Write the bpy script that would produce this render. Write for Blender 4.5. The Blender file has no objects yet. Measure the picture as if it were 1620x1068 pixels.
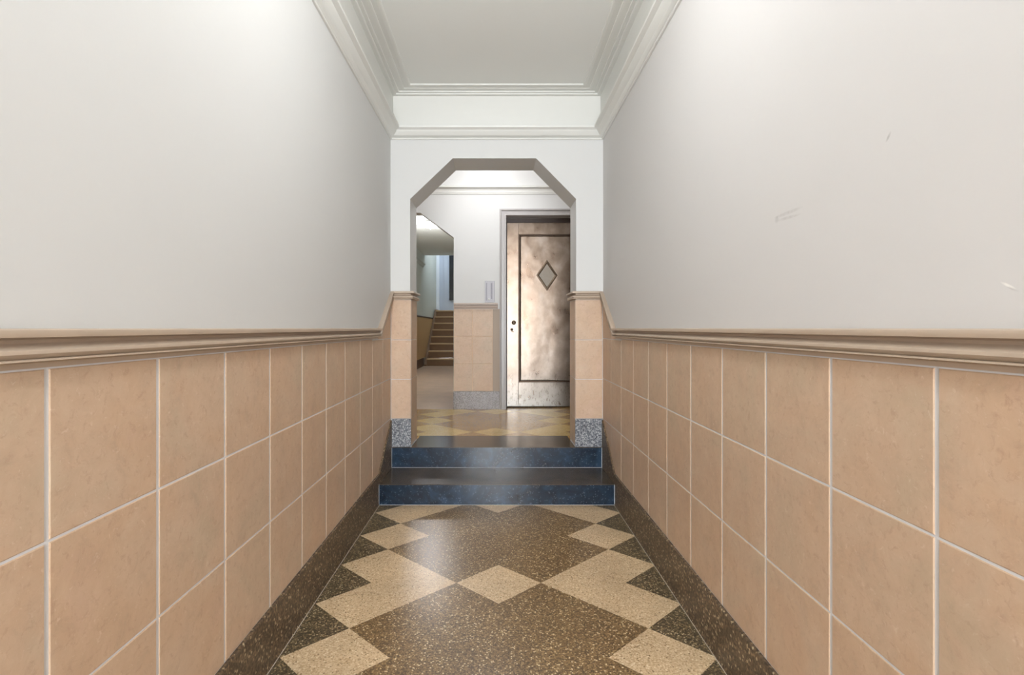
import bpy, bmesh, math, random
from mathutils import Vector
random.seed(4)
C = bpy.context.scene.collection
E = 1.21                      # eye height above the lower floor
PI = math.pi

# ------------------------------------------------------------------ camera
cd = bpy.data.cameras.new('camera'); cam = bpy.data.objects.new('camera', cd); C.objects.link(cam)
cam.location = (0, 0, E); cam.rotation_euler = (PI/2, 0, 0)
cd.sensor_width = 36; cd.lens = 818/1620*36
cd.shift_x = 24/1620; cd.shift_y = -15/1620
cd.clip_start = 0.02; cd.clip_end = 200
bpy.context.scene.camera = cam

# ------------------------------------------------------------------ sky, view, portal
w = bpy.data.worlds.new('sky'); bpy.context.scene.world = w; w.use_nodes = True
bg = w.node_tree.nodes['Background']; bg.inputs[0].default_value = (0.92, 0.96, 1.0, 1); bg.inputs[1].default_value = 40.0
vs = bpy.context.scene.view_settings
vs.view_transform = 'Standard'; vs.look = 'None'; vs.gamma = 1; vs.use_curve_mapping = False
vs.exposure = 0.20

def lamp(name, kind, loc, energy, color=(1, 1, 1), rot=(0, 0, 0), **kw):
    l = bpy.data.lights.new(name, kind); o = bpy.data.objects.new(name, l); C.objects.link(o)
    o.location = loc; o.rotation_euler = rot; l.energy = energy; l.color = color
    for k, v in kw.items(): setattr(l, k, v)
    return o
portal = lamp('entrance_daylight_portal', 'AREA', (0, -3.30, 1.30), 1, rot=(PI/2, 0, 0), shape='RECTANGLE', size=1.5, size_y=2.6)
portal.data.cycles.is_portal = True

# ------------------------------------------------------------------ materials
def lin(c):
    return tuple(((x/255)/12.92 if x/255 <= .04045 else ((x/255+.055)/1.055)**2.4) for x in c) + (1,)

class NT:
    def __init__(s, name):
        s.m = bpy.data.materials.new(name); s.m.use_nodes = True
        s.t = s.m.node_tree; s.b = s.t.nodes['Principled BSDF']
    def n(s, typ, **kw):
        x = s.t.nodes.new(typ)
        for k, v in kw.items(): setattr(x, k, v)
        return x
    def l(s, a, b): s.t.links.new(a, b)
    def coord(s, scale=None):
        tc = s.n('ShaderNodeTexCoord')
        if scale is None: return tc.outputs['Object']
        mp = s.n('ShaderNodeMapping'); mp.inputs['Scale'].default_value = scale; s.l(tc.outputs['Object'], mp.inputs[0])
        return mp.outputs[0]
    def noise(s, scale, detail=4, rough=.6, vec=None, dist=0):
        x = s.n('ShaderNodeTexNoise'); x.inputs['Scale'].default_value = scale; x.inputs['Detail'].default_value = detail
        x.inputs['Roughness'].default_value = rough; x.inputs['Distortion'].default_value = dist
        s.l(vec or s.coord(), x.inputs['Vector']); return x.outputs['Fac']
    def ramp(s, fac, stops, interp='LINEAR'):
        r = s.n('ShaderNodeValToRGB'); e = r.color_ramp; e.interpolation = interp
        while len(e.elements) < len(stops): e.elements.new(.5)
        for i, (p, c) in enumerate(stops): e.elements[i].position = p; e.elements[i].color = c
        s.l(fac, r.inputs[0]); return r.outputs[0]
    def mix(s, fac, a, b, mode='MIX'):
        x = s.n('ShaderNodeMix', data_type='RGBA', blend_type=mode)
        for sock, v in ((x.inputs[0], fac), (x.inputs[6], a), (x.inputs[7], b)):
            if hasattr(v, 'is_linked'): s.l(v, sock)
            else: sock.default_value = v
        return x.outputs[2]
    def math(s, op, a, b=0.0):
        x = s.n('ShaderNodeMath', operation=op)
        for i, v in enumerate((a, b)):
            if hasattr(v, 'is_linked'): s.l(v, x.inputs[i])
            else: x.inputs[i].default_value = v
        return x.outputs[0]
    def bump(s, h, strength, dist):
        x = s.n('ShaderNodeBump'); x.inputs['Strength'].default_value = strength; x.inputs['Distance'].default_value = dist
        s.l(h, x.inputs['Height']); s.l(x.outputs[0], s.b.inputs['Normal'])
    def color(s, v):
        if hasattr(v, 'is_linked'): s.l(v, s.b.inputs['Base Color'])
        else: s.b.inputs['Base Color'].default_value = v
    def set(s, **kw):
        for k, v in kw.items():
            k = k.replace('_', ' ')
            if hasattr(v, 'is_linked'): s.l(v, s.b.inputs[k])
            else: s.b.inputs[k].default_value = v

def flat(name, rgb, rough=.5, metal=0, spec=.5, bump=None):
    k = NT(name); k.color(rgb if len(rgb) == 4 else rgb + (1,)); k.set(Roughness=rough, Metallic=metal); k.b.inputs['Specular IOR Level'].default_value = spec
    if bump: k.bump(k.noise(bump[0], 4), bump[1], bump[2])
    return k.m

def paint(name, rgb, marks=()):
    k = NT(name)
    col = k.mix(k.noise(1.3, 3), tuple(x*.985 for x in rgb[:3])+(1,), tuple(min(1, x*1.015) for x in rgb[:3])+(1,))
    for (y, z, ry, rz, rot, c, amt) in marks:
        tc = k.n('ShaderNodeTexCoord'); mp = k.n('ShaderNodeMapping', vector_type='TEXTURE')
        mp.inputs['Location'].default_value = (0, y, z); mp.inputs['Rotation'].default_value = (rot, 0, 0); mp.inputs['Scale'].default_value = (100, ry, rz)
        k.l(tc.outputs['Object'], mp.inputs[0])
        ln = k.n('ShaderNodeVectorMath', operation='LENGTH'); k.l(mp.outputs[0], ln.inputs[0])
        f = k.math('MULTIPLY', k.ramp(ln.outputs['Value'], [(0, (1, 1, 1, 1)), (.6, (.8, .8, .8, 1)), (1, (0, 0, 0, 1))]), amt)
        f = k.math('MULTIPLY', f, k.ramp(k.noise(60, 3), [(.35, (.4, .4, .4, 1)), (.6, (1, 1, 1, 1))]))
        col = k.mix(f, col, c)
    k.color(col); k.set(Roughness=.55); k.b.inputs['Specular IOR Level'].default_value = .3
    k.bump(k.noise(35, 4), .08, .004)
    return k.m

def terrazzo(name, base, chips, scale=210, rough=.28, coat=0.0, share=.62):
    """chips: list of (position, colour) on a constant ramp of random cell values"""
    k = NT(name)
    v = k.n('ShaderNodeTexVoronoi'); v.inputs['Scale'].default_value = scale; k.l(k.coord(), v.inputs['Vector'])
    sep = k.n('ShaderNodeSeparateColor'); k.l(v.outputs['Color'], sep.inputs[0])
    cc = k.ramp(sep.outputs[0], chips, 'CONSTANT')
    f = k.math('LESS_THAN', v.outputs['Distance'], share)
    blot = k.ramp(k.noise(3.0, 4), [(.3, (.82, .8, .78, 1)), (.7, (1.08, 1.06, 1.04, 1))])
    col = k.mix(f, base, cc)
    k.color(k.mix(1.0, col, blot, 'MULTIPLY'))
    k.set(Roughness=rough); k.b.inputs['Coat Weight'].default_value = coat; k.b.inputs['Coat Roughness'].default_value = .12
    k.bump(k.noise(90, 3), .05, .002)
    return k.m

WHITE = lin((213, 213, 211))
M = {}
M['paint'] = paint('wall_paint', WHITE)
M['paint_right'] = paint('wall_paint_scuffed', lin((213, 211, 209)), marks=[
    (1.455, E+.325, .075, .006, .0, lin((176, 172, 168)), .5), (1.46, E+.311, .07, .005, .05, lin((176, 172, 168)), .45), (1.515, E+.318, .012, .012, 0, lin((160, 158, 154)), .4),
    (1.083, E+.40, .012, .004, -.9, lin((150, 147, 143)), .6), (.829, E+.068, .016, .0028, .5, lin((245, 243, 238)), .9), (.822, E+.062, .012, .002, .45, lin((160, 155, 150)), .4)])
M['ceiling'] = paint('ceiling_paint', lin((234, 235, 231)))
M['trim_white'] = flat('trim_gloss_paint', lin((224, 224, 219)), .4, bump=(30, .05, .003))
M['hall_paint'] = paint('hall_paint', lin((214, 216, 207)))
M['cool_paint'] = paint('stairwell_paint', lin((196, 203, 214)))

k = NT('beige_tile')
at = k.n('ShaderNodeAttribute', attribute_name='shade')
c1 = k.ramp(k.noise(11, 12, .78, dist=.4), [(.28, lin((186, 160, 135))), (.45, lin((202, 173, 145))), (.6, lin((208, 180, 152))), (.78, lin((216, 192, 168)))])
c2 = k.mix(k.ramp(k.noise(48, 6, .7, dist=.5), [(.32, (.9, .9, .9, 1)), (.46, (0, 0, 0, 1))]), c1, lin((190, 158, 132)))
c3 = k.mix(k.ramp(k.noise(60, 5, .7, dist=.8), [(.60, (0, 0, 0, 1)), (.74, (.6, .6, .6, 1))]), c2, lin((230, 210, 188)))
hue = k.ramp(k.noise(3.2, 5, .6, dist=.5), [(.32, (.93, .97, .97, 1)), (.46, (1, 1, 1, 1)), (.58, (1.0, .965, .93, 1)), (.72, (1.02, .98, 1.0, 1))])
c3 = k.mix(1.0, c3, hue, 'MULTIPLY')
c3 = k.mix(1.0, c3, (.985, 1.005, 1.035, 1), 'MULTIPLY')
k.color(k.mix(1.0, c3, at.outputs['Color'], 'MULTIPLY')); k.set(Roughness=.42); k.b.inputs['Specular IOR Level'].default_value = .45
k.bump(k.noise(40, 6), .12, .003); M['tile'] = k.m
M['grout'] = flat('pale_grout', lin((222, 222, 224)), .8, bump=(120, .2, .002))
M['grout_warm'] = flat('warm_grout', lin((226, 200, 172)), .8)

k = NT('taupe_rail')
k.color(k.mix(k.noise(18, 5), lin((182, 164, 146)), lin((194, 176, 156)))); k.set(Roughness=.33); M['rail'] = k.m
M['rail_pale'] = flat('pale_taupe_rail', lin((188, 170, 156)), .35)

CH = lambda *a: [(p, lin(c)) for p, c in a]
M['tz_brown'] = terrazzo('brown_terrazzo', lin((128, 104, 70)), CH((0, (92, 72, 48)), (.30, (144, 118, 80)), (.58, (108, 86, 56)), (.78, (172, 146, 104)), (.92, (222, 204, 164))), 165)
M['tz_dark'] = terrazzo('dark_terrazzo', lin((94, 82, 62)), CH((0, (66, 57, 44)), (.35, (124, 107, 78)), (.6, (84, 71, 52)), (.8, (162, 144, 106)), (.93, (196, 182, 146))), 165)
M['tz_cream'] = terrazzo('cream_terrazzo', lin((212, 188, 152)), CH((0, (196, 168, 130)), (.3, (222, 200, 164)), (.7, (206, 180, 142)), (.86, (236, 220, 190)), (.94, (150, 124, 88))), 165)
M['tz_base'] = terrazzo('base_terrazzo', lin((102, 86, 68)), CH((0, (74, 61, 48)), (.4, (122, 102, 78)), (.65, (92, 77, 60)), (.85, (146, 126, 98)), (.94, (190, 174, 142))), 120, rough=.42)
M['tz_brown_polished'] = terrazzo('polished_tan_terrazzo', lin((176, 138, 84)), CH((0, (158, 120, 68)), (.4, (188, 150, 96)), (.8, (202, 166, 110))), 170, rough=.24, coat=.25)
M['tz_cream_polished'] = terrazzo('polished_yellow_terrazzo', lin((222, 190, 118)), CH((0, (212, 176, 104)), (.4, (226, 196, 128)), (.85, (238, 214, 154))), 170, rough=.24, coat=.25)
M['tz_hall'] = terrazzo('hall_terrazzo', lin((196, 174, 154)), CH((0, (188, 166, 146)), (.5, (204, 182, 162))), 150, rough=.35)
M['granite'] = terrazzo('grey_granite', lin((134, 138, 144)), CH((0, (96, 102, 112)), (.3, (160, 164, 170)), (.55, (122, 128, 136)), (.75, (190, 194, 198)), (.92, (76, 80, 90))), 120, rough=.3, share=.7)
M['granite_soft'] = terrazzo('soft_grey_granite', lin((142, 136, 134)), CH((0, (120, 114, 112)), (.4, (158, 152, 150)), (.85, (104, 98, 96))), 120, rough=.3)
k = NT('blue_black_stone')
bs = k.ramp(k.noise(7, 6, .65, dist=1.0), [(.3, lin((14, 22, 31))), (.5, lin((26, 43, 60))), (.7, lin((42, 66, 90)))])
sp = k.n('ShaderNodeTexVoronoi'); sp.inputs['Scale'].default_value = 160; k.l(k.coord(), sp.inputs['Vector'])
sc_ = k.n('ShaderNodeSeparateColor'); k.l(sp.outputs['Color'], sc_.inputs[0])
k.color(k.mix(k.ramp(sc_.outputs[0], [(0, (0, 0, 0, 1)), (.95, (.28, .28, .28, 1))], 'CONSTANT'), bs, lin((112, 134, 156))))
k.set(Roughness=k.math('ADD', k.math('MULTIPLY', k.noise(14, 4), .14), .10)); M['stone'] = k.m
k = NT('tread_stone')
k.color(k.ramp(k.noise(8, 6, .65), [(.3, lin((56, 50, 42))), (.7, lin((92, 80, 66)))])); k.set(Roughness=.2); M['tread'] = k.m
M['caulk'] = flat('pale_joint', lin((190, 194, 202)), .5)
M['brass'] = flat('metal_strip', lin((200, 192, 178)), .4, .3)
M['frame_grey'] = flat('grey_door_frame_paint', lin((176, 172, 170)), .32)
M['frame_dark'] = flat('dark_brown_header', lin((66, 50, 42)), .4)
M['panel_plate'] = flat('call_plate_paint', lin((172, 169, 175)), .35)
M['panel_dark'] = flat('call_plate_recess', lin((140, 137, 145)), .4)

k = NT('worn_bronze_metal')
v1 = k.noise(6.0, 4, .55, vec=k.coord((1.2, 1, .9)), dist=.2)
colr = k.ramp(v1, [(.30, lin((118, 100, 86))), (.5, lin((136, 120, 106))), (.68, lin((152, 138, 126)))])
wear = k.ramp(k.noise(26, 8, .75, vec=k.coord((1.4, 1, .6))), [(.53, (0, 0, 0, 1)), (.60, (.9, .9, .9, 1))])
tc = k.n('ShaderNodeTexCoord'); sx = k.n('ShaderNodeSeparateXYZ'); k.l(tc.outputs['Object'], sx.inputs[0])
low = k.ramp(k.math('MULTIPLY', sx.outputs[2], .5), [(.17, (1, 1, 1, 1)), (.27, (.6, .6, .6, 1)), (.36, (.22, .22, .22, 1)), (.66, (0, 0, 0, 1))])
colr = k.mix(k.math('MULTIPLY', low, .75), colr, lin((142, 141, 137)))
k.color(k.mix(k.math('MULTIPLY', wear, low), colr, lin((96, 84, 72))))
k.set(Metallic=.97, Roughness=k.math('ADD', k.math('MULTIPLY', v1, .24), .19))
k.bump(k.noise(3.4, 2), .22, .02); M['metal'] = k.m
M['metal_groove'] = flat('door_groove_metal', lin((88, 72, 60)), .4, .8)
M['iron'] = flat('dark_hardware', lin((70, 58, 44)), .35, .8)
k = NT('wired_glass')
wv = k.n('ShaderNodeTexBrick'); wv.offset = 0; wv.inputs['Scale'].default_value = 60; wv.inputs['Mortar Size'].default_value = .06
mp = k.n('ShaderNodeMapping'); tc = k.n('ShaderNodeTexCoord'); k.l(tc.outputs['Object'], mp.inputs[0]); mp.inputs['Rotation'].default_value = (PI/2, 0, 0); k.l(mp.outputs[0], wv.inputs['Vector'])
wv.inputs['Color1'].default_value = lin((178, 166, 148)); wv.inputs['Color2'].default_value = lin((166, 154, 138)); wv.inputs['Mortar'].default_value = lin((126, 114, 98))
k.color(wv.outputs['Color']); k.set(Roughness=.3); M['wired'] = k.m
M['dark_glass'] = flat('dark_window_glass', lin((14, 15, 18)), .25)
k = NT('stair_marble'); k.color(k.mix(k.noise(10, 5), lin((196, 166, 122)), lin((206, 178, 136)))); k.set(Roughness=.4); M['marble'] = k.m
k = NT('stair_riser'); k.color(k.mix(k.noise(10, 5), lin((120, 88, 58)), lin((134, 102, 68)))); k.set(Roughness=.5); M['riser'] = k.m
M['hall_tile'] = flat('hall_ochre_tile', lin((214, 176, 126)), .4)
M['hall_base'] = flat('hall_brown_base', lin((84, 62, 48)), .4)
M['chrome'] = flat('lamp_metal', lin((180, 180, 178)), .25, 1)
k = NT('entrance_glass'); t = k.t; t.nodes.remove(k.b)
tr = k.n('ShaderNodeBsdfTransparent'); gl = k.n('ShaderNodeBsdfGlossy'); gl.inputs['Roughness'].default_value = .02
fr = k.n('ShaderNodeFresnel'); mx = k.n('ShaderNodeMixShader'); k.l(fr.outputs[0], mx.inputs[0]); k.l(tr.outputs[0], mx.inputs[1]); k.l(gl.outputs[0], mx.inputs[2])
k.l(mx.outputs[0], t.nodes['Material Output'].inputs[0]); M['glass'] = k.m
def glow(name, col, s):
    k = NT(name); k.color(col); k.b.inputs['Emission Color'].default_value = col; k.b.inputs['Emission Strength'].default_value = s; k.set(Roughness=.3); return k.m
M['glow'] = glow('lit_opal_glass', (1, .97, .92, 1), 6.0)
M['glow_corridor'] = glow('lit_opal_glass_corridor', (1, .98, .95, 1), 3.0)
M['wood'] = flat('entrance_door_wood', lin((92, 66, 48)), .4)

# ------------------------------------------------------------------ mesh helpers
def link(name, me, mats, parent=None, smooth=False):
    o = bpy.data.objects.new(name, me); C.objects.link(o)
    for m in (mats if isinstance(mats, (list, tuple)) else [mats]): me.materials.append(m)
    if parent is not None: o.parent = parent
    if smooth:
        for p in me.polygons: p.use_smooth = True
        me.set_sharp_from_angle(angle=math.radians(35))
    return o
def done(bm, name, mats, parent=None, smooth=False, fix=True):
    if fix: bmesh.ops.recalc_face_normals(bm, faces=bm.faces[:])
    me = bpy.data.meshes.new(name); bm.to_mesh(me); bm.free()
    return link(name, me, mats, parent, smooth)
def tag(o, label, cat=None, group=None, kind=None):
    o['label'] = label
    if cat: o['category'] = cat
    if group: o['group'] = group
    if kind: o['kind'] = kind
    return o
def struct(o, label, cat=None):
    return tag(o, label, cat, kind='structure')
def box(bm, x0, x1, y0, y1, z0, z1, mi=0, bev=0):
    vs_ = [bm.verts.new((x, y, z)) for z in (z0, z1) for y in (y0, y1) for x in (x0, x1)]
    fs = [bm.faces.new([vs_[i] for i in q]) for q in ((0, 2, 3, 1), (4, 5, 7, 6), (0, 1, 5, 4), (2, 6, 7, 3), (0, 4, 6, 2), (1, 3, 7, 5))]
    for f in fs: f.material_index = mi
    if bev:
        es = {e for f in fs for e in f.edges}
        r = bmesh.ops.bevel(bm, geom=list(es), offset=bev, segments=2, affect='EDGES', profile=.6)
        for f in r['faces']: f.material_index = mi
def prism(bm, pts, fn, a, b, mi=0):
    """extrude the 2D outline pts between depths a and b; fn(s, t, depth) -> point"""
    A = [bm.verts.new(fn(s, t, a)) for s, t in pts]; B = [bm.verts.new(fn(s, t, b)) for s, t in pts]
    n = len(pts); fs = [bm.faces.new(A), bm.faces.new(B[::-1])]
    for i in range(n):
        j = (i+1) % n; fs.append(bm.faces.new((A[i], B[i], B[j], A[j])))
    for f in fs: f.material_index = mi
    return fs
XZ = lambda s, t, d: (s, d, t)
YZ = lambda s, t, d: (d, s, t)
XY = lambda s, t, d: (s, t, d)
def sweep(bm, prof, path, closed=False, mi=0):
    """profile (u out of the wall, w up) along path of (x, y, z); u points to the right of travel"""
    n = len(path); rings = []
    def nr(a, b):
        d = Vector((b[0]-a[0], b[1]-a[1], 0)).normalized(); return Vector((d.y, -d.x, 0))
    for i, p in enumerate(path):
        ns = []
        if closed or i > 0: ns.append(nr(path[i-1], p))
        if closed or i < n-1: ns.append(nr(p, path[(i+1) % n]))
        m = ns[0] if len(ns) == 1 else (ns[0]+ns[1])/(1+ns[0].dot(ns[1]))
        rings.append([bm.verts.new(Vector(p)+m*u+Vector((0, 0, w_))) for u, w_ in prof])
    for i in range(n if closed else n-1):
        a, b = rings[i], rings[(i+1) % n]
        for j in range(len(prof)):
            jj = (j+1) % len(prof); f = bm.faces.new((a[j], a[jj], b[jj], b[j])); f.material_index = mi
    if not closed: bm.faces.new(rings[0]); bm.faces.new(rings[-1][::-1])
def lathe(bm, prof, c, seg=32, axis='z', mi=0):
    rings = []
    for r, h in prof:
        ring = []
        for i in range(seg):
            a = 2*PI*i/seg; x, y = r*math.cos(a), r*math.sin(a)
            v = (x, y, h) if axis == 'z' else ((x, h, y) if axis == 'y' else (h, x, y))
            ring.append(bm.verts.new((c[0]+v[0], c[1]+v[1], c[2]+v[2])))
        rings.append(ring)
    for a, b in zip(rings, rings[1:]):
        for i in range(seg):
            j = (i+1) % seg; bm.faces.new((a[i], a[j], b[j], b[i]))
    bm.faces.new(rings[0][::-1]); bm.faces.new(rings[-1])
def arc(cx, cz, r, a0, a1, n=6):
    return [(cx+r*math.cos(math.radians(a0+(a1-a0)*i/n)), cz+r*math.sin(math.radians(a0+(a1-a0)*i/n))) for i in range(n+1)]
def clip(poly, a, b, c):
    """keep a*s + b*t <= c"""
    out = []
    for i in range(len(poly)):
        p, q = poly[i], poly[(i+1) % len(poly)]
        dp, dq = a*p[0]+b*p[1]-c, a*q[0]+b*q[1]-c
        if dp <= 0: out.append(p)
        if (dp < 0 < dq) or (dq < 0 < dp):
            t = dp/(dp-dq); out.append((p[0]+(q[0]-p[0])*t, p[1]+(q[1]-p[1])*t))
    return out
def area(p): return .5*sum(p[i][0]*p[(i+1) % len(p)][1]-p[(i+1) % len(p)][0]*p[i][1] for i in range(len(p)))
def inset(poly, d):
    if area(poly) < 0: poly = poly[::-1]
    out = list(poly)
    for i in range(len(poly)):
        p, q = poly[i], poly[(i+1) % len(poly)]
        L = math.hypot(q[0]-p[0], q[1]-p[1])
        if L < 1e-6: continue
        nx, ny = (q[1]-p[1])/L, -(q[0]-p[0])/L
        out = clip(out, nx, ny, nx*p[0]+ny*p[1]-d)
        if len(out) < 3: return []
    return out
def dedupe(p):
    r = []
    for a in p:
        if not r or math.hypot(a[0]-r[-1][0], a[1]-r[-1][1]) > 1e-5: r.append(a)
    if len(r) > 1 and math.hypot(r[0][0]-r[-1][0], r[0][1]-r[-1][1]) < 1e-5: r.pop()
    return r
def tiles(name, polys, fn, parent, gs=.0045, gt=.003, th=.0028, mats=None):
    """bevelled tiles over a grout bed; fn(s, t, depth)"""
    bm = bmesh.new(); lay = bm.faces.layers.float_color.new('shade') if hasattr(bm.faces.layers, 'float_color') else None
    cols = []
    for poly in polys:
        poly = dedupe(poly)
        if len(poly) < 3 or abs(area(poly)) < 1e-5: continue
        # grout bed
        f = bm.faces.new([bm.verts.new(fn(s, t, .0006)) for s, t in poly]); f.material_index = 1; cols.append((1, 1, 1, 1))
        # separate grout widths across and along: shrink in s first
        s0, s1 = min(p[0] for p in poly), max(p[0] for p in poly); t0, t1 = min(p[1] for p in poly), max(p[1] for p in poly)
        q = clip(clip(poly, -1, 0, -(s0+gs)), 1, 0, s1-gs); q = clip(clip(q, 0, -1, -(t0+gt)), 0, 1, t1-gt)
        q = dedupe(q)
        if len(q) < 3 or abs(area(q)) < 2e-5: continue
        if area(q) < 0: q = q[::-1]
        top = dedupe(inset(q, .0018))
        if len(top) != len(q):
            top = q
        sh = random.uniform(.955, 1.03); wv_ = random.uniform(-.012, .012); cc = (sh+wv_, sh, sh-wv_, 1)
        A = [bm.verts.new(fn(s, t, .0)) for s, t in q]; B = [bm.verts.new(fn(s, t, th-.0012)) for s, t in q]
        if top is q: T = B
        else:
            # pair vertices by nearest
            order = [min(top, key=lambda v: math.hypot(v[0]-p[0], v[1]-p[1])) for p in q]
            T = [bm.verts.new(fn(s, t, th)) for s, t in order]
        n = len(q)
        for i in range(n):
            j = (i+1) % n
            bm.faces.new((A[i], A[j], B[j], B[i])); cols.append(cc)
            if T is not B: bm.faces.new((B[i], B[j], T[j], T[i])); cols.append(cc)
        bm.faces.new(T); cols.append(cc)
    bmesh.ops.recalc_face_normals(bm, faces=bm.faces[:])
    me = bpy.data.meshes.new(name); bm.to_mesh(me); bm.free()
    at_ = me.attributes.new('shade', 'FLOAT_COLOR', 'FACE')
    for i, c in enumerate(cols): at_.data[i].color = c
    return link(name, me, mats or [M['tile'], M['grout']], parent)
def rect(a, b, c, d): return [(a, c), (b, c), (b, d), (a, d)]

YB = -3.1                    # wall behind the camera
YA, YA2 = 3.99, 4.30         # arch wall
YE, YE2 = 5.83, 5.98         # end wall of the lobby
XL, XR = -.82, .82
OL, OR = -.669, .612         # arch opening
FU = E-.915                  # upper floor
CZ = E+1.80                  # corridor ceiling
LCZ = E+2.05                 # lobby ceiling
SY = 3.536                   # front of the lower step
YR = 3.56                    # where rail and base start to climb

# ------------------------------------------------------------------ corridor shell
bm = bmesh.new(); box(bm, XL-.15, XL, YB, YA, -.1, CZ+.1)
wl = struct(done(bm, 'wall_left', M['paint']), 'long white painted corridor wall on the left above beige tiles', 'wall')
bm = bmesh.new(); box(bm, XR, XR+.15, YB, YA, -.1, CZ+.1)
wr = struct(done(bm, 'wall_right', M['paint_right']), 'long white painted corridor wall on the right with small scuffs', 'wall')
bm = bmesh.new()
for px in ((OL, -.345), (OR, .303)): pass
prism(bm, [(XL-.15, 0), (OL, 0), (OL, E+.996), (-.340, E+1.31), (.303, E+1.31), (OR, E+.996), (OR, 0), (XR+.15, 0), (XR+.15, CZ+.3), (XL-.15, CZ+.3)], XZ, YA, YA2)
wf = struct(done(bm, 'wall_front', M['paint']), 'white wall pierced by the angular arch at the top of the steps', 'wall')
# wall behind the camera with the entrance doorway
bm = bmesh.new()
prism(bm, [(XL-.15, -.1), (-.62, -.1), (-.62, 2.55), (.62, 2.55), (.62, -.1), (XR+.15, -.1), (XR+.15, CZ+.1), (XL-.15, CZ+.1)], XZ, YB-.15, YB)
struct(done(bm, 'wall_back', M['paint']), 'white wall around the glazed entrance behind the viewer', 'wall')

bm = bmesh.new(); box(bm, XL-.15, XR+.15, YB-.15, YA, CZ, CZ+.1)
struct(done(bm, 'ceiling', M['ceiling']), 'white corridor ceiling inside stepped mouldings', 'ceiling')

def pattern_floor(name, x0, x1, y0, y1, z, yc, hx, hy, mats, x_off=0, mode='corridor'):
    bm = bmesh.new()
    p0, p1 = int((x0-x_off)/hx)-2, int((x1-x_off)/hx)+2; q0, q1 = int((y0-yc)/hy)-2, int((y1-yc)/hy)+2
    for q in range(q0, q1+1):
        for p in range(p0, p1+1):
            if (p+q) % 2: continue
            cx, cy = x_off+p*hx, yc+q*hy
            poly = [(cx-hx, cy), (cx, cy-hy), (cx+hx, cy), (cx, cy+hy)]
            for a, b, c in ((-1, 0, -x0), (1, 0, x1), (0, -1, -y0), (0, 1, y1)): poly = clip(poly, a, b, c)
            poly = dedupe(poly)
            if len(poly) < 3 or abs(area(poly)) < 1e-6: continue
            r = q % 6; ap = abs(p)
            cream = (r == 0 and ap in (0, 2)) or (r in (1, 5) and ap == 3) or (r == 3 and ap == 3)
            f = bm.faces.new([bm.verts.new((s, t, z)) for s, t in poly])
            f.material_index = 1 if cream else (2 if ap >= 4 else 0)
            if f.normal.z < 0 or area(poly) < 0: f.normal_flip()
    bmesh.ops.remove_doubles(bm, verts=bm.verts[:], dist=1e-4)
    me = bpy.data.meshes.new(name); bm.to_mesh(me); bm.free()
    return link(name, me, mats)
fl = struct(pattern_floor('floor', -.805, .805, YB, SY+.02, 0, 2.455, .201, .186, [M['tz_brown'], M['tz_cream'], M['tz_dark']], .008),
            'corridor floor of brown terrazzo with cream diamonds', 'floor')
bm = bmesh.new(); box(bm, XL-.15, XR+.15, YB-.15, YA, -.1, -.004); done(bm, 'floor_slab', M['tz_dark'], fl)
# thin metal divider strips along the base
for s in (-1, 1):
    bm = bmesh.new(); box(bm, s*.8030-.0032, s*.8030+.0032, YB, SY, -.002, .0014)
    done(bm, 'divider_strip', M['brass'], fl)

# terrazzo base with a cove at its foot, then the part that climbs beside the steps
BT = E-1.008
cove = [(0, 0), (0, BT), (.010, BT), (.013, BT-.004), (.013, .030)] + [(.0175-.0045*math.cos(a)+.0, .030) for a in ()] + [(.0135, .020), (.0145, .010), (.0165, .004), (.0185, .0), ]
for s, nm, lb in ((-1, 'baseboard_left', 'left'), (1, 'baseboard_right', 'right')):
    bm = bmesh.new()
    path = [(XL, YB, 0), (XL, SY, 0)] if s < 0 else [(XR, SY, 0), (XR, YB, 0)]
    sweep(bm, cove, path)
    prism(bm, [(SY, 0), (YA, 0), (YA, E-.70), (YR, BT), (SY, BT)], YZ, s*.82, s*.807)
    struct(done(bm, nm, M['tz_base']), f'dark speckled terrazzo base along the {lb} corridor wall', 'baseboard')

# wainscot tiles on the corridor walls
def side_tiles(y0, ys, wall, s):
    polys = []; a, c = E-.07, E+.213
    sl = (c-a)/(YA-YR)          # climbing rail underside
    k0 = -10
    while True:
        ya, yb = y0+k0*ys, y0+(k0+1)*ys
        if ya > YA: break
        k0 += 1
        if yb < YB: continue
        ya, yb = max(ya, YB), min(yb, YA)
        for r in range(5):
            za, zb = E-1.008+.3093*r, E-1.008+.3093*(r+1)
            p = rect(ya, yb, za, zb)
            if r >= 2:
                if yb <= YR:
                    if r > 2: continue
                    p = rect(ya, yb, za, E-.072)
                else:
                    pr = clip(clip(p, -1, 0, -YR), -sl, 1, a-sl*YR)
                    if ya < YR and r == 2:
                        p = clip(clip(p, 1, 0, YR), 0, 1, E-.068)+[]
                        # keep the tile whole: union is convex enough to merge
                        p = [(ya, za), (yb, za), (yb, zb), (YR, zb), (ya, zb)] if a+sl*(yb-YR) >= zb else [(ya, za), (yb, za)] + [(yb, a+sl*(yb-YR)), (YR, E-.068), (ya, E-.068)]
                        p = [(ya, za), (yb, za), (yb, zb), (ya, zb)]
                    else: p = pr
            if len(p) >= 3 and yb > YR:      # lower edge climbs too
                sb = (.308)/(YA-YR)
                p = clip(p, sb, -1, sb*YR-(E-1.008))
            if len(p) >= 3: polys.append(p)
    fn = (lambda S, T, D: (XL+D, S, T)) if s < 0 else (lambda S, T, D: (XR-D, S, T))
    return tiles('tile_wainscot', polys, fn, wall, gs=.0052, gt=.0028)
side_tiles(.94, .3075, wl, -1)
side_tiles(.962, .3045, wr, 1)

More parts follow.
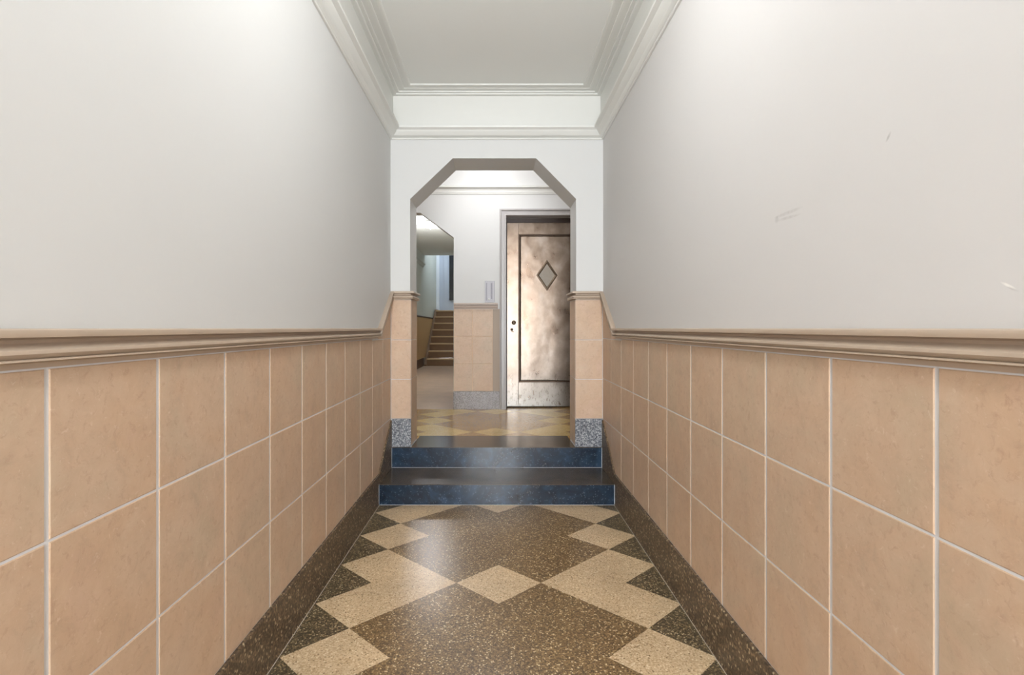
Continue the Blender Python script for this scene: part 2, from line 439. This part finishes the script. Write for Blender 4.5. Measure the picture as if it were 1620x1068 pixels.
# pier tiles, granite feet, jamb tiles
def pier(x0, x1, jx, side):
    rows = [(E-.70, E-.396), (E-.396, E-.092), (E-.092, E+.216)]
    jam = .012
    tiles('pier_tile_facing', [rect(x0, x1, a, b) for a, b in rows], lambda S, T, D: (S, YA-D*1.6, T), wf, gs=.001, gt=.002)
    sg = 1 if side < 0 else -1
    ya = YA-.008
    tiles('jamb_tile_facing', [rect(ya, YA2, a, b) for a, b in [(FU, E-.70)]+rows], lambda S, T, D: (jx+sg*D*1.6, S, T), wf, gs=.001, gt=.002)
    bm = bmesh.new()
    xx0, xx1 = (x0, jx+.009) if side < 0 else (jx-.009, x1)
    box(bm, xx0, xx1, YA-.014, YA-.002, FU+.0005, E-.70, bev=.002)
    # keep the foot inside the wall thickness except for its skin
    o = done(bm, 'baseboard_pier', M['granite'])
    struct(o, f"grey speckled granite foot of the {'left' if side < 0 else 'right'} arch pier", 'baseboard')
pier(XL+.005, OL+.008, OL, -1); pier(OR-.008, XR-.005, OR, 1)

# dado rails
rail = [(0, 0), (.030, 0), (.0335, -.0025), (.0345, -.008), (.0335, -.0150), (.010, -.0165), (.004, -.0195), (.0040, -.0255), (.0075, -.0290),
        (.0200, -.0325), (.0255, -.038), (.0262, -.044), (.0215, -.0505), (.0185, -.0525), (.0275, -.0535), (.0278, -.0565), (.008, -.0580), (.0032, -.061), (.0032, -.070), (0, -.070)]
ZR, ZP = E-.001, E+.283
paths = {'trim_1': ([(XL, YB, ZR), (XL, YR, ZR), (XL, YA, ZP), (OL, YA, ZP), (OL, YA2, ZP)], 'taupe moulded dado rail along the left wall and around the left pier'),
         'trim_2': ([(OR, YA2, ZP), (OR, YA, ZP), (XR, YA, ZP), (XR, YR, ZR), (XR, YB, ZR)], 'taupe moulded dado rail along the right wall and around the right pier')}
for nm, (pt, lb) in paths.items():
    bm = bmesh.new(); sweep(bm, rail, pt); o = struct(done(bm, nm, M['rail'], smooth=True), lb, 'dado rail')

# cornice, frieze and ceiling mouldings
loop = [(XL, YB), (XL, YA), (XR, YA), (XR, YB)]
cz = E+1.4525
prof = [(0, 0), (.009, 0), (.012, .003), (.012, .008), (.008, .011), (.012, .013), (.018, .016), (.030, .021), (.034, .025), (.050, .043), (.056, .051), (.058, .056), (.076, .065), (.080, .067), (.082, .071), (.082, .081), (.078, .083), (.050, .085), (.042, .088), (.040, .094), (.025, .097), (.025, .327), (0, .327)]
bm = bmesh.new(); sweep(bm, prof, [(x, y, cz) for x, y in loop], closed=True)
struct(done(bm, 'trim_3', M['trim_white'], smooth=True), 'white plaster cornice running round the top of the corridor walls', 'cornice')
top = CZ
prof = [(0, .0), (0, -.022), (.050, -.022), (.054, -.020), (.055, -.010), (.075, -.0135), (.078, -.0135), (.080, -.006), (.110, -.0085), (.125, -.0085), (.128, -.004), (.160, -.010), (.176, -.010), (.182, -.007), (.183, 0)]
bm = bmesh.new(); sweep(bm, [(u, w_) for u, w_ in prof], [(x, y, top) for x, y in loop], closed=True)
struct(done(bm, 'trim_4', M['trim_white']), 'stepped white plaster moulding framing the corridor ceiling', 'ceiling moulding')

# ------------------------------------------------------------------ the two steps
GS = 'dark stone steps up to the arch'
def step(name, label, outline, z0, z1, ends, y_front):
    t = bpy.data.objects.new(name, None); C.objects.link(t); t.location = (0, y_front, z0)
    off = Vector((0, -y_front, -z0))
    tag(t, label, 'step', GS)
    bm = bmesh.new(); prism(bm, outline, XY, z0, z1-.004)
    o = done(bm, 'riser', M['stone'], t); o.location = off
    bm = bmesh.new(); fs = prism(bm, outline, XY, z1-.004, z1)
    bmesh.ops.bevel(bm, geom=[e for e in bm.edges if all(abs(v.co.z-z1) < 1e-5 for v in e.verts)], offset=.0025, segments=2, affect='EDGES')
    o = done(bm, 'tread', M['tread'], t); o.location = off
    bm = bmesh.new()
    box(bm, ends[0], ends[1], y_front-.002, y_front+.001, z0, z0+.002)
    box(bm, ends[0], ends[0]+.002, y_front-.002, y_front+.001, z0+.002, z1-.001); box(bm, ends[1]-.0035, ends[1], y_front-.002, y_front+.001, z0+.002, z1-.001)
    o = done(bm, 'joint_line', M['caulk'], t); o.location = off; o['label'] = 'pale joint line'
    return t
step('stone_step', 'lower dark blue stone step meeting the patterned corridor floor', rect(-.806, .806, SY, 3.986), 0.0, .140, (-.806, .806), SY)
step('stone_step', 'upper dark blue stone step forming the threshold of the arch',
     [(-.806, 3.965), (.806, 3.965), (.806, 3.975), (OR-.013, 3.975), (OR-.013, 4.39), (OL+.013, 4.39), (OL+.013, 3.975), (-.806, 3.975)], .140, FU, (-.806, .806), 3.965)

# ------------------------------------------------------------------ lobby beyond the arch
LX0, LX1 = -2.35, 1.45
lf = struct(pattern_floor('floor_lobby', LX0, LX1, 4.39, YE, FU, 4.55, .203, .187, [M['tz_brown_polished'], M['tz_cream_polished'], M['tz_brown_polished']], -.01),
            'polished tan lobby floor with yellow diamond pattern beyond the arch', 'floor')
bm = bmesh.new(); box(bm, LX0, OL-.0, YA2, 4.39, FU-.05, FU); box(bm, OR, LX1, YA2, 4.39, FU-.05, FU); box(bm, LX0, LX1, 4.392, YE2, FU-.06, FU-.004); box(bm, .03, 1.15, YE-.0, 6.08, FU-.004, FU+.0)
done(bm, 'floor_border', M['tz_brown_polished'], lf)
bm = bmesh.new(); box(bm, LX0, LX1, YA2, YE2+.1, LCZ, LCZ+.1)
struct(done(bm, 'ceiling_lobby', M['ceiling']), 'white lobby ceiling beyond the arch', 'ceiling')
bm = bmesh.new(); box(bm, LX1, LX1+.12, YA2, YE, FU-.1, LCZ)
struct(done(bm, 'wall_lobby_right', M['paint']), 'white wall at the right end of the lobby', 'wall')
bm = bmesh.new(); box(bm, LX0-.12, LX0, YA2, YE, FU-.1, LCZ)
struct(done(bm, 'wall_lobby_left', M['paint']), 'white wall at the left end of the lobby', 'wall')
bm = bmesh.new(); box(bm, LX0, XL-.15, YA2-.1, YA2, FU-.1, LCZ); box(bm, XR+.15, LX1, YA2-.1, YA2, FU-.1, LCZ); box(bm, XL-.15, XR+.15, YA2-.1, YA2, CZ+.3, LCZ+.1)
struct(done(bm, 'wall_lobby_near', M['paint']), 'white lobby wall on either side of the arch opening', 'wall')
# end wall with the angular passage opening and the door opening
PX = -.485
DX0, DX1, DZT = .106, 1.05, E+1.268
bm = bmesh.new()
prism(bm, [(LX0, FU-.1), (-2.2, FU-.1), (-2.2, E+1.02), (-1.86, E+1.30), (-.86, E+1.30), (PX, E+1.02), (PX, FU-.1), (DX0-.02, FU-.1), (DX0-.02, DZT+.02), (DX1+.02, DZT+.02), (DX1+.02, FU-.1),
           (LX1, FU-.1), (LX1, LCZ), (LX0, LCZ)], XZ, YE, YE2)
we = struct(done(bm, 'wall_end', M['paint']), 'white lobby end wall between the angular passage opening and metal door', 'wall')
rows = [(E-.713, E-.404), (E-.404, E-.095), (E-.095, E+.214)]
tiles('pillar_tile_facing', [rect(a, b, c, d) for a, b in ((PX, -.275), (-.275, -.045)) for c, d in rows], lambda S, T, D: (S, YE-D*1.6, T), we, gs=.0025, gt=.002, mats=[M['tile'], M['grout_warm']])
bm = bmesh.new(); box(bm, -.045, .035, YE-.004, YE, E-.713, E+.214); done(bm, 'plaster_strip', flat('taupe_plaster', lin((176, 160, 144)), .6), we)
bm = bmesh.new()
sweep(bm, [(u*.9, w_) for u, w_ in rail], [(PX, YE2, E+.281), (PX, YE, E+.281), (.012, YE, E+.281)][0:0] or [(PX, YE, E+.281), (.012, YE, E+.281)])
struct(done(bm, 'trim_5', M['rail_pale'], smooth=True), 'short taupe dado rail on the lobby pillar beside the metal door', 'dado rail')
bm = bmesh.new(); box(bm, PX-.004, .03, YE-.014, YE, FU, E-.713, bev=.002)
struct(done(bm, 'baseboard_lobby', M['granite_soft']), 'grey granite base of the lobby pillar beside the metal door', 'baseboard')
# lobby cornice
prof2 = [(0, 0), (.010, .002), (.012, .012), (.016, .016)] + [(.018+.030*(1-math.cos(t)), .018+.045*math.sin(t)) for t in [i*PI/2/6 for i in range(7)]] + [(.050, .066), (.060, .068), (.062, .084), (.040, .094), (0, .100)]
bm = bmesh.new(); sweep(bm, prof2, [(LX0, YA2, E+1.505), (LX0, YE, E+1.505), (LX1, YE, E+1.505), (LX1, YA2, E+1.505)])
struct(done(bm, 'trim_6', M['trim_white'], smooth=True), 'white plaster cornice across the lobby wall above the metal door', 'cornice')

# ------------------------------------------------------------------ the metal door
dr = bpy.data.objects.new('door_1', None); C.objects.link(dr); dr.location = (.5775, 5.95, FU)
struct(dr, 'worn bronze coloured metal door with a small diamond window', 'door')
def dpart(bm, name, mat, parent=dr, **kw):
    o = done(bm, name, mat, parent, **kw)
    if parent is dr: o.matrix_parent_inverse = dr.matrix_world.inverted() if False else o.matrix_parent_inverse
    return o
# mesh coordinates below are world; shift by the empty's place
def shift(o, root): o.location = tuple(-c for c in root.location); return o
bm = bmesh.new()
fp = [(0, 0), (0, -.030), (.014, -.034), (.020, -.030), (.022, -.018), (.052, -.018), (.056, -.022), (.070, -.022), (.075, -.016), (.075, .20), (.060, .20), (.060, 0)]
# frame profile: a = distance inwards from the outer edge, d = depth
def frame_ring(bm, x0, x1, zt, zb, pr, yb):
    rings = []
    for (px, pz, sx_, sz_) in ((x0, zb, 1, 0), (x0, zt, 1, -1), (x1, zt, -1, -1), (x1, zb, -1, 0)):
        rings.append([bm.verts.new((px+sx_*a, yb+d, pz+sz_*a)) for a, d in pr])
    for A, B in zip(rings, rings[1:]):
        for j in range(len(pr)):
            jj = (j+1) % len(pr); bm.faces.new((A[j], A[jj], B[jj], B[j]))
    bm.faces.new(rings[0]); bm.faces.new(rings[-1][::-1])
frame_ring(bm, .031, 1.125, E+1.340, FU, fp, YE)
shift(dpart(bm, 'door_frame', M['frame_grey']), dr)['label'] = 'grey painted frame'
bm = bmesh.new(); box(bm, .106, 1.05, 5.955, 6.02, E+1.215, E+1.275)
shift(dpart(bm, 'header', M['frame_dark']), dr)['label'] = 'dark brown header above the leaf'
# leaf: stiles, rails and a sunk panel
bm = bmesh.new()
x0, x1, z0, z1 = .116, 1.04, FU+.014, E+1.212
pa, pb, pc, pd = .250, .905, E-.625, E+1.080
yf, yk = 5.955, 5.995
def quad(bm, pts, mi=0):
    f = bm.faces.new([bm.verts.new(p) for p in pts]); f.material_index = mi
O_ = rect(x0, x1, z0, z1); I_ = rect(pa, pb, pc, pd)
box(bm, x0, pa, yf, yk, z0, z1, bev=.003); box(bm, pb, x1, yf, yk, z0, z1, bev=.003)
box(bm, pa, pb, yf, yk, z0, pc, bev=.002); box(bm, pa, pb, yf, yk, pd, z1, bev=.002)
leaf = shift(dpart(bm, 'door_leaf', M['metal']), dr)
bm = bmesh.new()
def ring4(a, y): return [(pa+a, y, pc+a), (pb-a, y, pc+a), (pb-a, y, pd-a), (pa+a, y, pd-a)]
rs = [ring4(0, yf), ring4(0.002, yf+.012), ring4(.011, yf+.012)]
for A, B in zip(rs, rs[1:]):
    VA = [bm.verts.new(p) for p in A]; VB = [bm.verts.new(p) for p in B]
    for i in range(4):
        j = (i+1) % 4; bm.faces.new((VA[i], VA[j], VB[j], VB[i]))
g = done(bm, 'groove', M['metal_groove'], leaf, fix=False); g['label'] = 'dark groove around the sunk panel'
bm = bmesh.new()
DCX, DCZ, DW, DH = .5775, E+.607, .118, .172
rs = [ring4(.011, yf+.012), ring4(.022, yf+.003), ring4(.030, yf+.006)]
for A, B in zip(rs, rs[1:]):
    VA = [bm.verts.new(p) for p in A]; VB = [bm.verts.new(p) for p in B]
    for i in range(4):
        j = (i+1) % 4; bm.faces.new((VA[i], VA[j], VB[j], VB[i]))
box(bm, pa+.030, pb-.030, yf+.006, yf+.02, pc+.030, pd-.030)
done(bm, 'sunk_panel', M['metal'], leaf, fix=True)
# diamond window
bm = bmesh.new()
def dia(s, y): return [(DCX-DW*s, y, DCZ), (DCX, y, DCZ-DH*s), (DCX+DW*s, y, DCZ), (DCX, y, DCZ+DH*s)]
rs = [dia(1.04, yf+.006), dia(1.0, yf-.001), dia(.90, yf-.003), dia(.80, yf+.002), dia(.74, yf+.0055)]
for A, B in zip(rs, rs[1:]):
    VA = [bm.verts.new(p) for p in A]; VB = [bm.verts.new(p) for p in B]
    for i in range(4):
        j = (i+1) % 4; bm.faces.new((VA[i], VA[j], VB[j], VB[i]))
wn = done(bm, 'diamond_window', flat('diamond_frame_metal', lin((112, 96, 80)), .4, .7), leaf); wn['label'] = 'small diamond window with a dark rim'
bm = bmesh.new(); quad(bm, dia(.78, yf+.0035)); done(bm, 'window_pane', M['wired'], wn)
# hardware
bm = bmesh.new()
lathe(bm, [(.019, 0), (.021, -.003), (.016, -.006), (.008, -.008), (.008, -.028), (.018, -.032), (.024, -.040), (.024, -.050), (.017, -.058), (.004, -.060)], (.195, yf, E+.062), 20, 'y')
done(bm, 'door_knob', M['iron'], leaf, smooth=True)['label'] = 'dark metal knob'
bm = bmesh.new()
lathe(bm, [(.015, 0), (.016, -.004), (.010, -.007), (.003, -.008)], (.172, yf, E-.018), 16, 'y')
box(bm, .168, .196, yf-.012, yf, E-.046, E-.038, bev=.001)
done(bm, 'lock_cylinder', M['iron'], leaf, smooth=True)['label'] = 'dark lock below the knob'
# shaft behind the door so no light leaks
bm = bmesh.new(); box(bm, 0, 1.2, 6.03, 6.10, FU-.1, E+1.5)
struct(done(bm, 'wall_shaft', M['frame_dark']), 'dark wall behind the metal door', 'wall')

# call plate on the wall beside the door
cp = bpy.data.objects.new('call_plate', None); C.objects.link(cp); cp.location = (-.080, YE, E+.41)
tag(cp, 'small pale upright call plate on the white wall left of the metal door', 'call panel')
bm = bmesh.new(); box(bm, -.055, .055, -.009, 0, -.12, .12, bev=.003); done(bm, 'plate', M['panel_plate'], cp)
bm = bmesh.new(); box(bm, .012, .030, -.0105, -.008, -.085, .095, bev=.001); box(bm, -.042, -.030, -.0105, -.008, -.10, .10, bev=.001); done(bm, 'recess', M['panel_dark'], cp)['label'] = 'grey recessed strips'
bm = bmesh.new(); lathe(bm, [(.010, -.008), (.010, -.013), (.007, -.015)], (-.010, 0, -.085), 16, 'y'); done(bm, 'button', M['trim_white'], cp, smooth=True)

# ------------------------------------------------------------------ passage and far stairs
HX0, HX1 = -1.78, -.50
HCZ = E+1.79; HY = 12.5
bm = bmesh.new(); box(bm, LX0, HX1+.1, YE, HY+.1, FU-.06, FU-.0)
# keep it clear of the lobby floor
bm.free(); bm = bmesh.new(); box(bm, LX0, HX1+.12, YE, HY+2.6, FU-.06, FU)
struct(done(bm, 'floor_passage', M['tz_hall']), 'plain pinkish brown passage floor leading to the far stairs', 'floor')
bm = bmesh.new(); box(bm, HX0-.12, HX0, YE2, 15.4, FU-.1, E+3.4)
wp = struct(done(bm, 'wall_passage_left', M['hall_paint']), 'pale green grey wall on the left of the passage', 'wall')
bm = bmesh.new(); box(bm, HX0, HX0+.010, YE2, 15.3, FU+.2, E+.25); 
o = done(bm, 'tile_wainscot', M['hall_tile'], wp)
bm = bmesh.new(); box(bm, HX0, HX0+.016, YE2, HY, FU, FU+.2)
struct(done(bm, 'baseboard_passage', M['hall_base']), 'dark brown base along the left wall of the passage', 'baseboard')
bm = bmesh.new(); sweep(bm, [(0, 0), (.02, 0), (.025, -.01), (.012, -.02), (.012, -.035), (0, -.04)], [(HX0, YE2, E+.285), (HX0, 15.3, E+.285)])
struct(done(bm, 'trim_7', M['hall_base']), 'thin dark dado rail on the left wall of the passage', 'dado rail')
bm = bmesh.new(); sweep(bm, prof2, [(HX0, YE2, E+1.46), (HX0, HY, E+1.46)])
struct(done(bm, 'trim_8', M['hall_paint']), 'pale cornice along the left wall of the passage', 'cornice')
bm = bmesh.new(); box(bm, HX1, HX1+.12, YE2, 15.4, FU-.1, E+3.4)
struct(done(bm, 'wall_passage_right', M['hall_paint']), 'pale wall on the right of the passage', 'wall')
bm = bmesh.new(); box(bm, LX0, HX0-.12, YE2-.0, YE2+.1, FU-.1, LCZ)
struct(done(bm, 'wall_passage_return', M['hall_paint']), 'pale return wall beside the passage opening', 'wall')
bm = bmesh.new(); box(bm, HX0, HX1, YE2, 12.75, HCZ, HCZ+.12)
struct(done(bm, 'ceiling_passage', M['ceiling']), 'grey white passage ceiling with a lit dome light', 'ceiling')
bm = bmesh.new(); box(bm, HX0, HX1, 12.63, 12.75, HCZ+.12, E+3.4); box(bm, HX0-.1, HX1+.1, 12.63, 15.5, E+3.4, E+3.5)
struct(done(bm, 'ceiling_stairwell', M['cool_paint']), 'pale stairwell ceiling beyond the passage', 'ceiling')
bm = bmesh.new(); prism(bm, [(HX0-.12, FU), (HX1+.12, FU), (HX1+.12, E+3.4), (HX0-.12, E+3.4)], XZ, 15.3, 15.4)
struct(done(bm, 'wall_stairwell', M['cool_paint']), 'cool grey wall at the head of the far stairs', 'wall')
bm = bmesh.new(); box(bm, HX0+.0, HX0+.085, 15.20, 15.3, E+.52, E+3.3, bev=.006)
struct(done(bm, 'trim_9', flat('white_gloss_casing', lin((236, 240, 246)), .3)), 'bright white upright casing at the head of the far stairs', 'casing')
bm = bmesh.new(); box(bm, HX0+.20, HX0+.215, 15.285, 15.3, E+.52, E+3.3); box(bm, HX0+.33, HX0+.345, 15.285, 15.3, E+.52, E+3.3)
struct(done(bm, 'trim_10', M['cool_paint']), 'narrow upright battens on the cool grey stairwell wall', 'casing')
# dark window at the head of the stairs
wd = bpy.data.objects.new('window_1', None); C.objects.link(wd); wd.location = (-1.09, 15.3, E+.82)
struct(wd, 'dark tall window at the head of the far stairs', 'window')
bm = bmesh.new()
for a, b, c, d in ((-.31, -.285, 0, 1.9), (.285, .31, 0, 1.9), (-.285, .285, 0, .025), (-.285, .285, 1.875, 1.9)): box(bm, a, b, -.04, 0, c, d)
done(bm, 'window_frame', M['dark_glass'], wd)
bm = bmesh.new(); box(bm, -.285, .285, -.012, -.002, .025, 1.875); done(bm, 'pane', M['dark_glass'], wd)

st = bpy.data.objects.new('staircase', None); C.objects.link(st); st.location = (-1.1, HY, FU)
tag(st, 'flight of brown stone stairs climbing at the far end of the passage', 'stairs')
NS, RH, TD = 8, .176, .275
for i in range(NS):
    bm = bmesh.new()
    y0_, y1_ = i*TD, (NS*TD+.59 if i == NS-1 else (i+1)*TD+.01)
    box(bm, -.595, .592, y0_+.02, y1_, i*RH, (i+1)*RH-.03)
    s_ = done(bm, 'step', M['riser'], st); s_['label'] = 'dark riser'
    bm = bmesh.new(); box(bm, -.595, .592, y0_-.012, y1_, (i+1)*RH-.03, (i+1)*RH, bev=.004)
    n_ = done(bm, 'tread', M['marble'], s_); n_['label'] = 'lighter stone tread'
bm = bmesh.new()
prism(bm, [(-.02, 0), (NS*TD+.59, 0), (NS*TD+.59, NS*RH+.03), (NS*TD, NS*RH+.03), (-.02, .03)], YZ, -.66, -.596)
done(bm, 'stringer', M['riser'], st)

# ------------------------------------------------------------------ lamps
def ceiling_light(x, y, z, r, label, mat, energy, col, group=None, shadow=.12):
    t = bpy.data.objects.new('ceiling_light', None); C.objects.link(t); t.location = (x, y, z)
    tag(t, label, 'ceiling light')
    bm = bmesh.new(); lathe(bm, [(r*.80, 0), (r*.86, -.008), (r*.86, -.022), (r*.80, -.026)], (0, 0, 0), 40); done(bm, 'base', M['chrome'], t, smooth=True)
    bm = bmesh.new(); lathe(bm, [(r*.8, -.026)] + [(r*math.cos(a), -.032-r*.42*math.sin(a)) for a in [i*PI/2/9 for i in range(9)]] + [(r*.04, -.034-r*.42)], (0, 0, 0), 40)
    done(bm, 'shade', mat, t, smooth=True)
    bm = bmesh.new(); lathe(bm, [(.012, -.030-r*.42), (.014, -.040-r*.42), (.007, -.052-r*.42), (.002, -.056-r*.42)], (0, 0, 0), 16); done(bm, 'finial', M['chrome'], t, smooth=True)
    l = lamp('lamp_bulb', 'POINT', (x, y, z-.06-r*.42-shadow), energy, col, shadow_soft_size=shadow)
    return t
ceiling_light(-1.12, 8.7, HCZ, .17, 'lit white dome light on the passage ceiling', M['glow'], 34, (.97, .96, 1.0))
ceiling_light(.0, 1.62, CZ, .17, 'white dome light on the corridor ceiling above the viewer', M['glow_corridor'], 19.5, (.97, .98, 1.0))
ceiling_light(-.1, 5.05, LCZ, .16, 'white dome light on the lobby ceiling hidden behind the arch', M['glow'], 19, (.98, .97, 1.0))
lamp('stairwell_light', 'POINT', (-1.0, 13.9, E+3.0), 40, (.82, .9, 1), shadow_soft_size=.15)

# ------------------------------------------------------------------ glazed entrance behind the viewer
d2 = bpy.data.objects.new('door_2', None); C.objects.link(d2); d2.location = (0, YB-.08, 0)
struct(d2, 'glazed entrance door with a transom behind the viewer', 'door')
bm = bmesh.new()
for a, b, c, d in ((-.62, -.57, 0, 2.55), (.57, .62, 0, 2.55), (-.57, .57, 2.50, 2.55), (-.57, .57, 2.08, 2.13), (-.57, -.50, .0, 2.08), (.44, .57, 0, 2.08), (-.50, .44, 0, .24), (-.50, .44, 2.0, 2.08), (.06, .10, .24, 2.0)):
    box(bm, a, b, -.025, .025, c, d)
done(bm, 'door_frame', M['wood'], d2)
bm = bmesh.new(); box(bm, -.50, .44, -.004, .004, .24, 2.0); box(bm, -.57, .57, -.004, .004, 2.13, 2.50); done(bm, 'glass', M['glass'], d2)
